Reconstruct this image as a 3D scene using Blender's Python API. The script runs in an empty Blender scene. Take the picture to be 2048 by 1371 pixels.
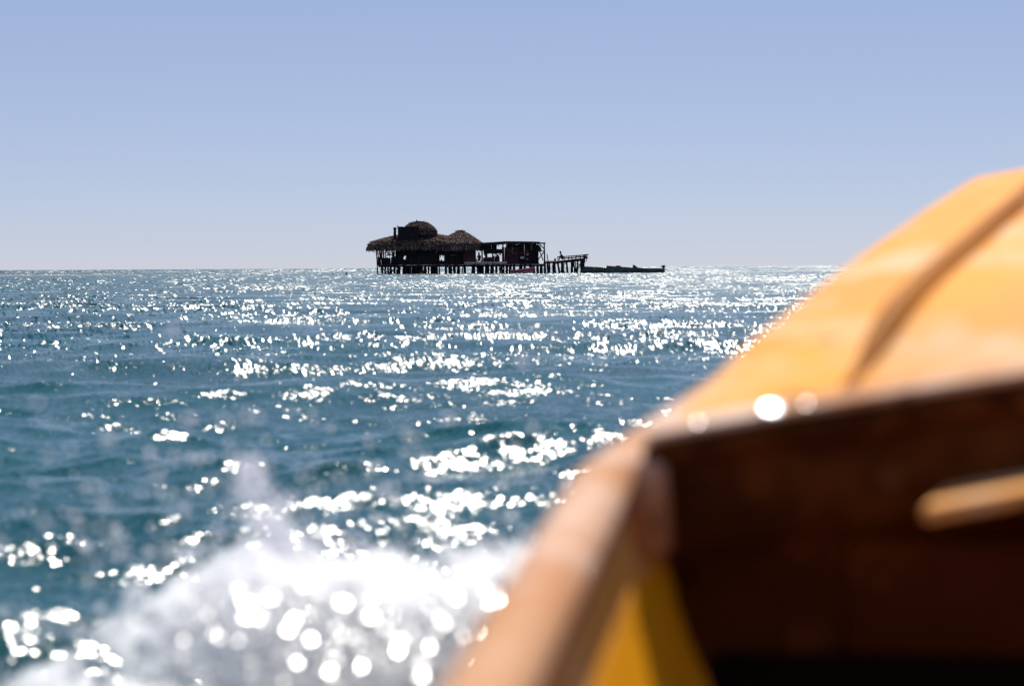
import bpy, bmesh, math, random
import numpy as np
from mathutils import Vector, Matrix

random.seed(11)
R = math.radians
S = bpy.context.scene
COL = S.collection

# ------------------------------------------------------------------ camera
CAM_H = 0.70
FPX = 3982.2                       # focal length in pixels of a 2048 px wide picture
HORIZON = 534.5                    # horizon row at the picture's centre column
ROLL = 0.0053
cam = bpy.data.cameras.new('camera')
cam.lens = 70.0
cam.sensor_width = 36.0
cam.clip_start = 0.05
cam.clip_end = 20000
cam.dof.use_dof = True
cam.dof.focus_distance = 230.0
cam.dof.aperture_fstop = 3.9
cam_o = bpy.data.objects.new('camera', cam)
COL.objects.link(cam_o)
pitch = math.atan((685.5 - HORIZON) / FPX)
cam_o.location = (0, 0, CAM_H)
cam_o.rotation_euler = (Matrix.Rotation(R(90) - pitch, 4, 'X') @ Matrix.Rotation(-ROLL, 4, 'Z')).to_euler()
S.camera = cam_o

# ------------------------------------------------------------------ world and sun
SUN_EL, SUN_AZ = R(51), R(8)      # azimuth measured from +Y towards +X
world = bpy.data.worlds.new('World')
S.world = world
world.use_nodes = True
wn = world.node_tree
sky = wn.nodes.new('ShaderNodeTexSky')
sky.sky_type = 'NISHITA'
sky.sun_disc = False
sky.sun_elevation = SUN_EL
sky.sun_rotation = SUN_AZ
sky.air_density = 1.0
sky.altitude = 3000
sky.dust_density = 0.0
sky.ozone_density = 1.0
tint = wn.nodes.new('ShaderNodeMix')
tint.data_type = 'RGBA'
tint.blend_type = 'MULTIPLY'
tint.inputs[0].default_value = 1.0
tint.inputs[7].default_value = (1.21, 1.26, 1.59, 1)
bg = wn.nodes['Background']
bg.inputs[1].default_value = 0.132
gam = wn.nodes.new('ShaderNodeGamma')      # softens the sky's range to that of the hazy photograph
gam.inputs[1].default_value = 0.5
wn.links.new(sky.outputs[0], gam.inputs[0])
wn.links.new(gam.outputs[0], tint.inputs[6])
wn.links.new(tint.outputs[2], bg.inputs[0])

sun = bpy.data.lights.new('sun', 'SUN')
sun.energy = 5.0
sun.angle = R(0.53)
sun.color = (1.0, 0.95, 0.87)
sun_o = bpy.data.objects.new('sun', sun)
COL.objects.link(sun_o)
sun_dir = Vector((math.sin(SUN_AZ) * math.cos(SUN_EL), math.cos(SUN_AZ) * math.cos(SUN_EL), math.sin(SUN_EL)))
sun_o.rotation_euler = sun_dir.to_track_quat('Z', 'Y').to_euler()

vs = S.view_settings
vs.view_transform = 'Standard'
vs.look = 'None'
vs.exposure = 0.2
vs.gamma = 1.0
vs.use_curve_mapping = False
S.render.engine = 'CYCLES'
S.cycles.use_denoising = True
S.cycles.sample_clamp_indirect = 6.0
S.cycles.max_bounces = 18
S.cycles.volume_bounces = 16
S.cycles.volume_max_steps = 64
S.cycles.diffuse_bounces = 10
S.cycles.transmission_bounces = 12

# ------------------------------------------------------------------ materials
def new_mat(name):
    m = bpy.data.materials.new(name)
    m.use_nodes = True
    nt = m.node_tree
    return m, nt, nt.nodes['Principled BSDF']

def N(nt, t, **kw):
    n = nt.nodes.new(t)
    for k, v in kw.items():
        setattr(n, k, v)
    return n

def mat_noise(name, c1, c2, scale=5.0, rough=0.7, stretch=(1, 1, 1), bump=0.0, island=0.0, spec=0.5, detail=5.0, lo=0.35, hi=0.65, coat=0.0):
    m, nt, p = new_mat(name)
    tc = N(nt, 'ShaderNodeTexCoord')
    mp = N(nt, 'ShaderNodeMapping')
    mp.inputs['Scale'].default_value = stretch
    no = N(nt, 'ShaderNodeTexNoise')
    no.inputs['Scale'].default_value = scale
    no.inputs['Detail'].default_value = detail
    cr = N(nt, 'ShaderNodeValToRGB')
    cr.color_ramp.elements[0].position = lo
    cr.color_ramp.elements[1].position = hi
    cr.color_ramp.elements[0].color = (*c1, 1)
    cr.color_ramp.elements[1].color = (*c2, 1)
    nt.links.new(tc.outputs['Object'], mp.inputs[0])
    nt.links.new(mp.outputs[0], no.inputs['Vector'])
    fac = no.outputs['Fac']
    if island > 0:
        g = N(nt, 'ShaderNodeNewGeometry')
        mx = N(nt, 'ShaderNodeMix', data_type='FLOAT')
        mx.inputs[0].default_value = island
        nt.links.new(fac, mx.inputs[2])
        nt.links.new(g.outputs['Random Per Island'], mx.inputs[3])
        fac = mx.outputs[0]
    nt.links.new(fac, cr.inputs[0])
    nt.links.new(cr.outputs[0], p.inputs['Base Color'])
    p.inputs['Roughness'].default_value = rough
    p.inputs['Specular IOR Level'].default_value = spec
    p.inputs['Coat Weight'].default_value = coat
    if bump:
        b = N(nt, 'ShaderNodeBump')
        b.inputs['Strength'].default_value = bump
        b.inputs['Distance'].default_value = 0.02
        nt.links.new(no.outputs['Fac'], b.inputs['Height'])
        nt.links.new(b.outputs[0], p.inputs['Normal'])
    return m

M = {}
M['thatch'] = mat_noise('thatch', (0.025, 0.014, 0.013), (0.42, 0.28, 0.22), 0.9, 0.9, island=0.45, spec=0.1, lo=0.33, hi=0.9)
M['thatch_base'] = mat_noise('thatch_base', (0.03, 0.018, 0.016), (0.09, 0.055, 0.045), 3, 0.95, spec=0.05)
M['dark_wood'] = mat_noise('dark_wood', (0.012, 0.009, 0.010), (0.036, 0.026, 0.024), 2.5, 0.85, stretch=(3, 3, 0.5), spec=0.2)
M['red_wood'] = mat_noise('red_wood', (0.04, 0.015, 0.016), (0.10, 0.038, 0.036), 1.5, 0.8, spec=0.2, island=0.4)
M['grey_wood'] = mat_noise('grey_wood', (0.05, 0.042, 0.04), (0.12, 0.10, 0.09), 3, 0.85, spec=0.2, island=0.3)
M['pink_board'] = mat_noise('pink_board', (0.42, 0.27, 0.23), (0.68, 0.50, 0.44), 2, 0.7, spec=0.2)
mf, ntf, pf = new_mat('pale_skirt')
_t = N(ntf, 'ShaderNodeBsdfTranslucent'); _t.inputs[0].default_value = (0.9, 0.66, 0.58, 1)
pf.inputs['Base Color'].default_value = (0.8, 0.6, 0.54, 1); pf.inputs['Roughness'].default_value = 0.8
_m = N(ntf, 'ShaderNodeMixShader'); _m.inputs[0].default_value = 0.2
ntf.links.new(pf.outputs[0], _m.inputs[1]); ntf.links.new(_t.outputs[0], _m.inputs[2]); ntf.links.new(_m.outputs[0], ntf.nodes['Material Output'].inputs[0])
M['pale_skirt'] = mf
M['metal_sheet'] = mat_noise('metal_sheet', (0.04, 0.035, 0.035), (0.10, 0.09, 0.09), 1.5, 0.6)
M['canoe_grey'] = mat_noise('canoe_grey', (0.05, 0.06, 0.05), (0.12, 0.13, 0.11), 2, 0.6)
M['bilge_shade'] = mat_noise('bilge_shade', (0.006, 0.004, 0.003), (0.012, 0.008, 0.006), 5, 0.9, spec=0.02)  # near-black, the deep shade of the cavity below the bulkhead as colour
M['canoe_trim'] = mat_noise('canoe_trim', (0.02, 0.018, 0.02), (0.05, 0.04, 0.04), 3, 0.6)
M['red_hull'] = mat_noise('red_hull', (0.42, 0.03, 0.05), (0.60, 0.06, 0.10), 2, 0.35)
M['pink_trim'] = mat_noise('pink_trim', (0.75, 0.35, 0.45), (0.85, 0.5, 0.58), 2, 0.4)
M['white_paint'] = mat_noise('white_paint', (0.62, 0.62, 0.64), (0.8, 0.8, 0.8), 3, 0.45)
M['yellow_cargo'] = mat_noise('yellow_cargo', (0.5, 0.3, 0.05), (0.7, 0.42, 0.08), 3, 0.7)
M['red_cargo'] = mat_noise('red_cargo', (0.35, 0.04, 0.04), (0.5, 0.07, 0.07), 3, 0.7)
M['blue_cloth'] = mat_noise('blue_cloth', (0.12, 0.13, 0.30), (0.20, 0.20, 0.42), 3, 0.8)
M['black_plastic'] = mat_noise('black_plastic', (0.012, 0.012, 0.014), (0.025, 0.025, 0.03), 4, 0.5)
M['skin'] = mat_noise('skin', (0.07, 0.035, 0.022), (0.10, 0.05, 0.032), 6, 0.6)
M['shirt_dark'] = mat_noise('shirt_dark', (0.03, 0.02, 0.025), (0.06, 0.04, 0.045), 6, 0.9)
M['hair'] = mat_noise('hair', (0.008, 0.007, 0.007), (0.015, 0.012, 0.012), 20, 0.8)
M['sand'] = mat_noise('sand', (0.20, 0.13, 0.10), (0.34, 0.24, 0.19), 0.6, 0.8)

# worn orange boat paint: orange with pale scuffs and brown chips
def boat_paint(name, c_main, c_second, c_scuff, scuff_lo, rough=0.6):
    m, nt, p = new_mat(name)
    tc = N(nt, 'ShaderNodeTexCoord')
    n1 = N(nt, 'ShaderNodeTexNoise'); n1.inputs['Scale'].default_value = 3.2; n1.inputs['Detail'].default_value = 4
    n2 = N(nt, 'ShaderNodeTexNoise'); n2.inputs['Scale'].default_value = 5.0; n2.inputs['Detail'].default_value = 6; n2.inputs['Roughness'].default_value = 0.65
    n3 = N(nt, 'ShaderNodeTexNoise'); n3.inputs['Scale'].default_value = 21.0; n3.inputs['Detail'].default_value = 3
    for n in (n1, n2, n3):
        nt.links.new(tc.outputs['Object'], n.inputs['Vector'])
    r1 = N(nt, 'ShaderNodeValToRGB')
    r1.color_ramp.elements[0].position = 0.35; r1.color_ramp.elements[0].color = (*c_main, 1)
    r1.color_ramp.elements[1].position = 0.7; r1.color_ramp.elements[1].color = (*c_second, 1)
    r2 = N(nt, 'ShaderNodeMapRange'); r2.inputs[1].default_value = scuff_lo; r2.inputs[2].default_value = scuff_lo + 0.14
    mx = N(nt, 'ShaderNodeMix', data_type='RGBA'); mx.inputs[7].default_value = (*c_scuff, 1)
    r3 = N(nt, 'ShaderNodeMapRange'); r3.inputs[1].default_value = 0.66; r3.inputs[2].default_value = 0.72
    mx2 = N(nt, 'ShaderNodeMix', data_type='RGBA'); mx2.inputs[7].default_value = (0.16, 0.06, 0.02, 1)
    nt.links.new(n1.outputs[0], r1.inputs[0]); nt.links.new(n2.outputs[0], r2.inputs[0]); nt.links.new(n3.outputs[0], r3.inputs[0])
    nt.links.new(r2.outputs[0], mx.inputs[0]); nt.links.new(r1.outputs[0], mx.inputs[6])
    nt.links.new(r3.outputs[0], mx2.inputs[0]); nt.links.new(mx.outputs[2], mx2.inputs[6])
    nt.links.new(mx2.outputs[2], p.inputs['Base Color'])
    p.inputs['Roughness'].default_value = rough
    p.inputs['Specular IOR Level'].default_value = 0.03
    b = N(nt, 'ShaderNodeBump'); b.inputs['Strength'].default_value = 0.25; b.inputs['Distance'].default_value = 0.01
    nt.links.new(n2.outputs[0], b.inputs['Height']); nt.links.new(b.outputs[0], p.inputs['Normal'])
    return m
M['boat_orange'] = boat_paint('boat_orange', (0.93, 0.39, 0.060), (0.84, 0.35, 0.080), (0.88, 0.54, 0.30), 0.50)
M['boat_worn'] = boat_paint('boat_worn', (0.50, 0.20, 0.075), (0.60, 0.33, 0.18), (0.76, 0.55, 0.43), 0.50)
M['boat_yellow'] = boat_paint('boat_yellow', (0.95, 0.40, 0.010), (0.88, 0.35, 0.010), (0.9, 0.45, 0.05), 0.72)
M['boat_edge_shade'] = boat_paint('boat_edge_shade', (0.44, 0.16, 0.02), (0.36, 0.12, 0.015), (0.5, 0.22, 0.05), 0.62)  # brown that paints the shade along the deck panel's edge
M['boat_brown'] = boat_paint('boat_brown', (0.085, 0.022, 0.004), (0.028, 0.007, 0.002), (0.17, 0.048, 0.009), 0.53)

# sea: deep teal body, glossy surface, ripple normals at two sizes
def sea_material():
    m, nt, p = new_mat('sea_water')
    L = nt.links
    tc = N(nt, 'ShaderNodeTexCoord')
    geo = N(nt, 'ShaderNodeNewGeometry')
    far = N(nt, 'ShaderNodeAttribute'); far.attribute_name = 'far'
    def noise(scale, stretch, detail, rough=0.55):
        mp = N(nt, 'ShaderNodeMapping'); mp.inputs['Scale'].default_value = stretch
        mp.inputs['Rotation'].default_value = (0, 0, R(12))
        n = N(nt, 'ShaderNodeTexNoise'); n.inputs['Scale'].default_value = scale
        n.inputs['Detail'].default_value = detail; n.inputs['Roughness'].default_value = rough
        L.new(tc.outputs['Object'], mp.inputs[0]); L.new(mp.outputs[0], n.inputs['Vector'])
        return n
    def centred(n, k):
        sub = N(nt, 'ShaderNodeVectorMath', operation='SUBTRACT'); sub.inputs[1].default_value = (0.5, 0.5, 0.5)
        mul = N(nt, 'ShaderNodeVectorMath', operation='MULTIPLY'); mul.inputs[1].default_value = (k, k, 0)
        L.new(n.outputs['Color'], sub.inputs[0]); L.new(sub.outputs[0], mul.inputs[0])
        return mul.outputs[0]
    fine = centred(noise(44.0, (0.75, 1.25, 1.0), 3.0, 0.65), FINE_K)
    mid = centred(noise(0.9, (0.6, 1.4, 1.0), 3.0), MID_K)
    # gust patches modulate the ripples
    gust = noise(0.22, (0.55, 1.2, 1), 2.0)
    gr = N(nt, 'ShaderNodeMapRange'); gr.inputs[1].default_value = 0.33; gr.inputs[2].default_value = 0.67
    gr.inputs[3].default_value = 0.40; gr.inputs[4].default_value = 1.40
    L.new(gust.outputs[0], gr.inputs[0])
    gf = N(nt, 'ShaderNodeMath', operation='MULTIPLY_ADD'); gf.inputs[1].default_value = -0.05; L.new(far.outputs['Fac'], gf.inputs[0])
    wide = noise(0.016, (0.30, 1.0, 1), 2.0)
    wr = N(nt, 'ShaderNodeMapRange'); wr.inputs[1].default_value = 0.35; wr.inputs[2].default_value = 0.65
    wr.inputs[3].default_value = 0.6; wr.inputs[4].default_value = 1.25
    L.new(wide.outputs[0], wr.inputs[0])
    gw = N(nt, 'ShaderNodeMath', operation='MULTIPLY'); L.new(gr.outputs[0], gw.inputs[0]); L.new(wr.outputs[0], gw.inputs[1])
    L.new(gw.outputs[0], gf.inputs[2])
    sc1 = N(nt, 'ShaderNodeVectorMath', operation='SCALE'); L.new(fine, sc1.inputs[0]); L.new(gf.outputs[0], sc1.inputs['Scale'])
    sc2 = N(nt, 'ShaderNodeVectorMath', operation='SCALE'); L.new(mid, sc2.inputs[0]); L.new(far.outputs['Fac'], sc2.inputs['Scale'])
    # wind waves lean: their steep faces look towards -Y
    steep = N(nt, 'ShaderNodeVectorMath', operation='SCALE'); steep.inputs[0].default_value = (-0.03, -STEEP, 0); L.new(far.outputs['Fac'], steep.inputs['Scale'])
    crest = N(nt, 'ShaderNodeAttribute'); crest.attribute_name = 'crest'
    cst = N(nt, 'ShaderNodeVectorMath', operation='SCALE'); cst.inputs['Scale'].default_value = CREST; L.new(crest.outputs['Vector'], cst.inputs[0])
    a00 = N(nt, 'ShaderNodeVectorMath', operation='ADD'); L.new(sc2.outputs[0], a00.inputs[0]); L.new(cst.outputs[0], a00.inputs[1])
    a0 = N(nt, 'ShaderNodeVectorMath', operation='ADD'); L.new(a00.outputs[0], a0.inputs[0]); L.new(steep.outputs[0], a0.inputs[1]); sc2 = a0
    a1 = N(nt, 'ShaderNodeVectorMath', operation='ADD'); L.new(sc1.outputs[0], a1.inputs[0]); L.new(sc2.outputs[0], a1.inputs[1])
    a2 = N(nt, 'ShaderNodeVectorMath', operation='ADD'); L.new(a1.outputs[0], a2.inputs[0]); L.new(geo.outputs['Normal'], a2.inputs[1])
    nm = N(nt, 'ShaderNodeVectorMath', operation='NORMALIZE'); L.new(a2.outputs[0], nm.inputs[0])
    L.new(nm.outputs[0], p.inputs['Normal'])
    cn = noise(0.35, (0.5, 1.0, 1), 3.0)
    cr = N(nt, 'ShaderNodeValToRGB')
    cr.color_ramp.elements[0].position = 0.3; cr.color_ramp.elements[0].color = (*SEA_C1, 1)
    cr.color_ramp.elements[1].position = 0.7; cr.color_ramp.elements[1].color = (*SEA_C2, 1)
    L.new(cn.outputs[0], cr.inputs[0]); L.new(cr.outputs[0], p.inputs['Base Color'])
    rr = N(nt, 'ShaderNodeMath', operation='MULTIPLY_ADD'); rr.inputs[1].default_value = 0.12; rr.inputs[2].default_value = SEA_ROUGH
    L.new(far.outputs['Fac'], rr.inputs[0]); L.new(rr.outputs[0], p.inputs['Roughness'])   # unresolved capillary ripples
    p.inputs['IOR'].default_value = 1.333
    return m
FINE_K, MID_K, SEA_ROUGH, STEEP, CREST = 2.15, 1.6, 0.13, 0.08, 0.44
SEA_C1, SEA_C2 = (0.004, 0.062, 0.075), (0.009, 0.094, 0.110)
M['sea'] = sea_material()

def spray_material(name, rough, gloss):
    m = bpy.data.materials.new(name); m.use_nodes = True
    nt = m.node_tree; nt.nodes.clear()
    out = N(nt, 'ShaderNodeOutputMaterial')
    d = N(nt, 'ShaderNodeBsdfDiffuse'); d.inputs[0].default_value = (0.92, 0.92, 0.95, 1)
    t = N(nt, 'ShaderNodeBsdfTranslucent'); t.inputs[0].default_value = (0.93, 0.93, 0.96, 1)
    g = N(nt, 'ShaderNodeBsdfGlossy'); g.inputs[0].default_value = (1, 1, 1, 1); g.inputs['Roughness'].default_value = rough
    f = N(nt, 'ShaderNodeFresnel'); f.inputs[0].default_value = 1.33
    m1 = N(nt, 'ShaderNodeMixShader'); m1.inputs[0].default_value = 0.6
    m2 = N(nt, 'ShaderNodeMixShader')
    nt.links.new(d.outputs[0], m1.inputs[1]); nt.links.new(t.outputs[0], m1.inputs[2])
    if gloss:      # clear water: most of what lies behind shows through
        tr = N(nt, 'ShaderNodeBsdfTransparent'); m3 = N(nt, 'ShaderNodeMixShader'); m3.inputs[0].default_value = 0.65
        nt.links.new(m1.outputs[0], m3.inputs[1]); nt.links.new(tr.outputs[0], m3.inputs[2]); m1 = m3
        nt.links.new(f.outputs[0], m2.inputs[0])
    else: m2.inputs[0].default_value = 0.0
    nt.links.new(m1.outputs[0], m2.inputs[1]); nt.links.new(g.outputs[0], m2.inputs[2])
    nt.links.new(m2.outputs[0], out.inputs[0])
    return m
M['spray'] = spray_material('spray', 0.3, False)
M['drop'] = spray_material('drop', 0.22, True)
mm = bpy.data.materials.new('mist'); mm.use_nodes = True
mm.node_tree.nodes.clear()
_o = N(mm.node_tree, 'ShaderNodeOutputMaterial'); _v = N(mm.node_tree, 'ShaderNodeVolumeScatter')
_v.inputs['Color'].default_value = (1.0, 1.0, 1.0, 1); _v.inputs['Density'].default_value = 34.0; _v.inputs['Anisotropy'].default_value = 0.35
mm.node_tree.links.new(_v.outputs[0], _o.inputs['Volume'])
M['mist'] = mm
mw, ntw, pw = new_mat('wet_bead')
pw.inputs['Base Color'].default_value = (0.85, 0.82, 0.8, 1); pw.inputs['Metallic'].default_value = 1.0; pw.inputs['Roughness'].default_value = 0.34  # metal in place of water, so the drops glint brightly enough
M['glint_bead'] = mw

# ------------------------------------------------------------------ helpers
def tag(o, label=None, cat=None, group=None, kind=None):
    if label: o['label'] = label
    if cat: o['category'] = cat
    if group: o['group'] = group
    if kind: o['kind'] = kind
    return o

def empty(name, loc, label=None, cat=None, group=None, rz=0.0):
    o = bpy.data.objects.new(name, None)
    o.empty_display_size = 0.2
    o.location = loc
    o.rotation_euler = (0, 0, rz)
    COL.objects.link(o)
    return tag(o, label, cat, group)

def link(name, me, mat, parent=None, smooth=False):
    if mat is not None and not me.materials:
        me.materials.append(mat)
    if smooth:
        me.polygons.foreach_set('use_smooth', [True] * len(me.polygons))
    o = bpy.data.objects.new(name, me)
    COL.objects.link(o)
    if parent is not None:
        o.parent = parent
        # builders work in world coordinates: undo the parent's transform
        o.matrix_parent_inverse = pworld(parent).inverted()
    return o

def pworld(p):
    mt = Matrix.LocRotScale(p.location, p.rotation_euler, p.scale)
    if p.parent is not None:
        return pworld(p.parent) @ p.matrix_parent_inverse @ mt
    return mt

def mesh_np(name, verts, faces):
    me = bpy.data.meshes.new(name)
    me.from_pydata([tuple(v) for v in verts], [], [tuple(f) for f in faces])
    me.update()
    return me

class MB:
    """collects boxes, bars and tubes into one mesh"""
    def __init__(self):
        self.v, self.f = [], []
    def add(self, vs_, fs_):
        n = len(self.v)
        self.v += [tuple(v) for v in vs_]
        self.f += [tuple(i + n for i in f) for f in fs_]
    def box(self, x0, x1, y0, y1, z0, z1):
        self.add([(x0, y0, z0), (x1, y0, z0), (x1, y1, z0), (x0, y1, z0), (x0, y0, z1), (x1, y0, z1), (x1, y1, z1), (x0, y1, z1)],
                 [(0, 3, 2, 1), (4, 5, 6, 7), (0, 1, 5, 4), (1, 2, 6, 5), (2, 3, 7, 6), (3, 0, 4, 7)])
    def bar(self, a, b, w, h):
        a, b = Vector(a), Vector(b)
        d = (b - a).normalized()
        up = Vector((0, 0, 1)) if abs(d.z) < 0.95 else Vector((0, 1, 0))
        s = d.cross(up).normalized() * (w / 2)
        u = s.cross(d).normalized() * (h / 2)
        vs_ = [a - s - u, a + s - u, a + s + u, a - s + u, b - s - u, b + s - u, b + s + u, b - s + u]
        self.add(vs_, [(0, 1, 2, 3), (7, 6, 5, 4), (0, 4, 5, 1), (1, 5, 6, 2), (2, 6, 7, 3), (3, 7, 4, 0)])
    def tube(self, pts, radii, n=8, cap=True):
        pts = [Vector(p) for p in pts]
        base = len(self.v)
        for i, p in enumerate(pts):
            a = pts[max(i - 1, 0)]; b = pts[min(i + 1, len(pts) - 1)]
            d = (b - a).normalized()
            up = Vector((0, 1, 0)) if abs(d.y) < 0.9 else Vector((1, 0, 0))
            s = d.cross(up).normalized(); u = s.cross(d).normalized()
            for k in range(n):
                t = 2 * math.pi * k / n
                self.v.append(tuple(p + (s * math.cos(t) + u * math.sin(t)) * radii[i]))
        for i in range(len(pts) - 1):
            for k in range(n):
                k2 = (k + 1) % n
                self.f.append((base + i * n + k, base + i * n + k2, base + (i + 1) * n + k2, base + (i + 1) * n + k))
        if cap:
            self.f.append(tuple(base + k for k in reversed(range(n))))
            self.f.append(tuple(base + (len(pts) - 1) * n + k for k in range(n)))
    def build(self, name, mat, parent=None, smooth=False):
        return link(name, mesh_np(name, self.v, self.f), mat, parent, smooth)

# plan of the sandbar bar: photo columns and rows turned into metres at its distance
PXM = 17.3
BY = 230.0
def X(px): return (px - 1024.0) / PXM
def Z(px, py): return CAM_H + (HORIZON - ROLL * (px - 1024.0) - py) / PXM

# ------------------------------------------------------------------ sea
def build_sea():
    rng = np.random.default_rng(4)
    q = np.concatenate([np.arange(0.35, 12, 0.35), np.arange(12, 40, 0.9), np.arange(40, 860, 1.5), np.array([950, 1100, 1400, 1900, 2800, 4500, 9000, 40000, 400000])])
    d = (CAM_H * FPX / q)[::-1]                      # near to far
    dense = np.arctan(np.arange(-1180, 1181, 2.3) / FPX)
    g, th = [], dense[-1]
    st = 0.0006
    while th < math.pi - 0.02:
        th += st; st = min(st * 1.12, 0.06); g.append(min(th, math.pi - 0.005))
    g = np.array(g)
    theta = np.concatenate([-g[::-1], dense, g])
    nr, nc = len(d), len(theta)
    dr = np.gradient(d); dt = np.gradient(theta)
    D, T = np.meshgrid(d, theta, indexing='ij')
    px, py = D * np.sin(T), D * np.cos(T)
    spr = np.maximum(dr[:, None] * 0.8, np.abs(D * dt[None, :]))
    px, py = px.astype(np.float32), py.astype(np.float32)
    spr = spr.astype(np.float32)
    zz = np.zeros_like(px); ox = np.zeros_like(px); oy = np.zeros_like(px)
    nw = 120
    lam = np.exp(rng.uniform(math.log(0.12), math.log(4.5), nw))
    ang = rng.normal(R(100), R(38), nw)              # travel direction, mostly along the view
    ph = rng.uniform(0, 2 * math.pi, nw)
    lam_s = np.sort(lam)
    for l, a, p in zip(lam, ang, ph):
        k = 2 * math.pi / l
        slope = 0.031 * (1.0 if l < 0.9 else (0.66 if l < 2.0 else 0.42))
        amp = slope / k
        w = np.clip((l / spr - 2.2) / 2.0, 0, 1)
        arg = k * (px * math.cos(a) + py * math.sin(a)) + p
        c, s = np.cos(arg), np.sin(arg)
        zz += w * amp * c
        ch = 0.8 * amp
        ox -= w * ch * math.cos(a) * s; oy -= w * ch * math.sin(a) * s
    # wave groups: calmer and rougher stretches
    grp = 0.85 + 0.3 * np.sin(px * 0.21 + py * 0.13 + 1.0) * np.sin(py * 0.27 - px * 0.11)
    calm = np.clip((D - 0.4) / 1.2, 0.2, 1)
    zz *= grp * calm
    co = np.stack([px + ox * grp, py + oy * grp, zz], -1).reshape(-1, 3).astype(np.float32)
    idx = np.arange(nr * nc).reshape(nr, nc)
    fa = np.stack([idx[:-1, :-1], idx[:-1, 1:], idx[1:, 1:], idx[1:, :-1]], -1).reshape(-1, 4)[:, ::-1]
    me = bpy.data.meshes.new('sea')
    nv, nf = len(co), len(fa)
    me.vertices.add(nv); me.vertices.foreach_set('co', co.ravel())
    me.loops.add(nf * 4); me.loops.foreach_set('vertex_index', fa.astype(np.int32).ravel())
    me.polygons.add(nf); me.polygons.foreach_set('loop_start', np.arange(0, nf * 4, 4, dtype=np.int32))
    me.polygons.foreach_set('use_smooth', np.ones(nf, dtype=bool))
    me.update(calc_edges=True); me.validate()
    at = me.attributes.new('far', 'FLOAT', 'POINT')
    f = np.clip((np.log(np.maximum(spr, 1e-3)) - math.log(0.05)) / (math.log(1.6) - math.log(0.05)), 0.0, 1.0)
    at.data.foreach_set('value', f.reshape(-1).astype(np.float32))
    # breaking-steep crests of the far waves, too small there for the mesh to shape
    def blur(a, n, ax):
        k = np.ones(n) / n
        return np.apply_along_axis(lambda v: np.convolve(v, k, 'same'), ax, a)
    def unit(a): return (a - a.mean()) / a.std()
    g1 = unit(blur(rng.normal(size=(nr, nc)), 2, 1))
    g2 = unit(blur(blur(rng.normal(size=(nr, nc)), 9, 1), 2, 0))
    g3 = unit(blur(blur(blur(rng.normal(size=(nr, nc)), 60, 1), 60, 1), 9, 0))
    g = unit(1.15 * g1 + 0.6 * g2 + 0.6 * g3)
    cr = np.clip((g - 0.10) / 1.35, 0, 1.25) * np.clip((f - 0.0) / 0.34, 0, 1)
    sx = 0.20 + 0.62 * unit(blur(rng.normal(size=(nr, nc)), 2, 1))
    vec = np.stack([cr * sx, -cr, np.zeros_like(cr)], -1).astype(np.float32)
    at = me.attributes.new('crest', 'FLOAT_VECTOR', 'POINT')
    at.data.foreach_set('vector', vec.reshape(-1))
    o = link('sea', me, M['sea'])
    tag(o, 'blue green choppy sea full of sun glitter', None, None, 'structure')
build_sea()

# sandbar just breaking the surface left of the bar
def build_sandbar():
    mb = MB()
    nx, ny = 70, 6
    pts = []
    rnd = random.Random(3)
    for j in range(ny):
        for i in range(nx):
            u, v = i / (nx - 1), j / (ny - 1)
            h = 0.13 * math.sin(math.pi * v) * (math.sin(math.pi * min(1, u * 1.05)) ** 0.5 if 0 < u < 0.95 else 0) - 0.06 + rnd.uniform(-0.03, 0.03)
            pts.append((-92 + 52 * u, 244 + 9 * v + 3 * math.sin(u * 7), h))
    fs = [(j * nx + i, j * nx + i + 1, (j + 1) * nx + i + 1, (j + 1) * nx + i) for j in range(ny - 1) for i in range(nx - 1)]
    mb.add(pts, fs)
    tag(mb.build('sandbar', M['sand'], smooth=True), None, None, None, 'structure')
build_sandbar()

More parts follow.
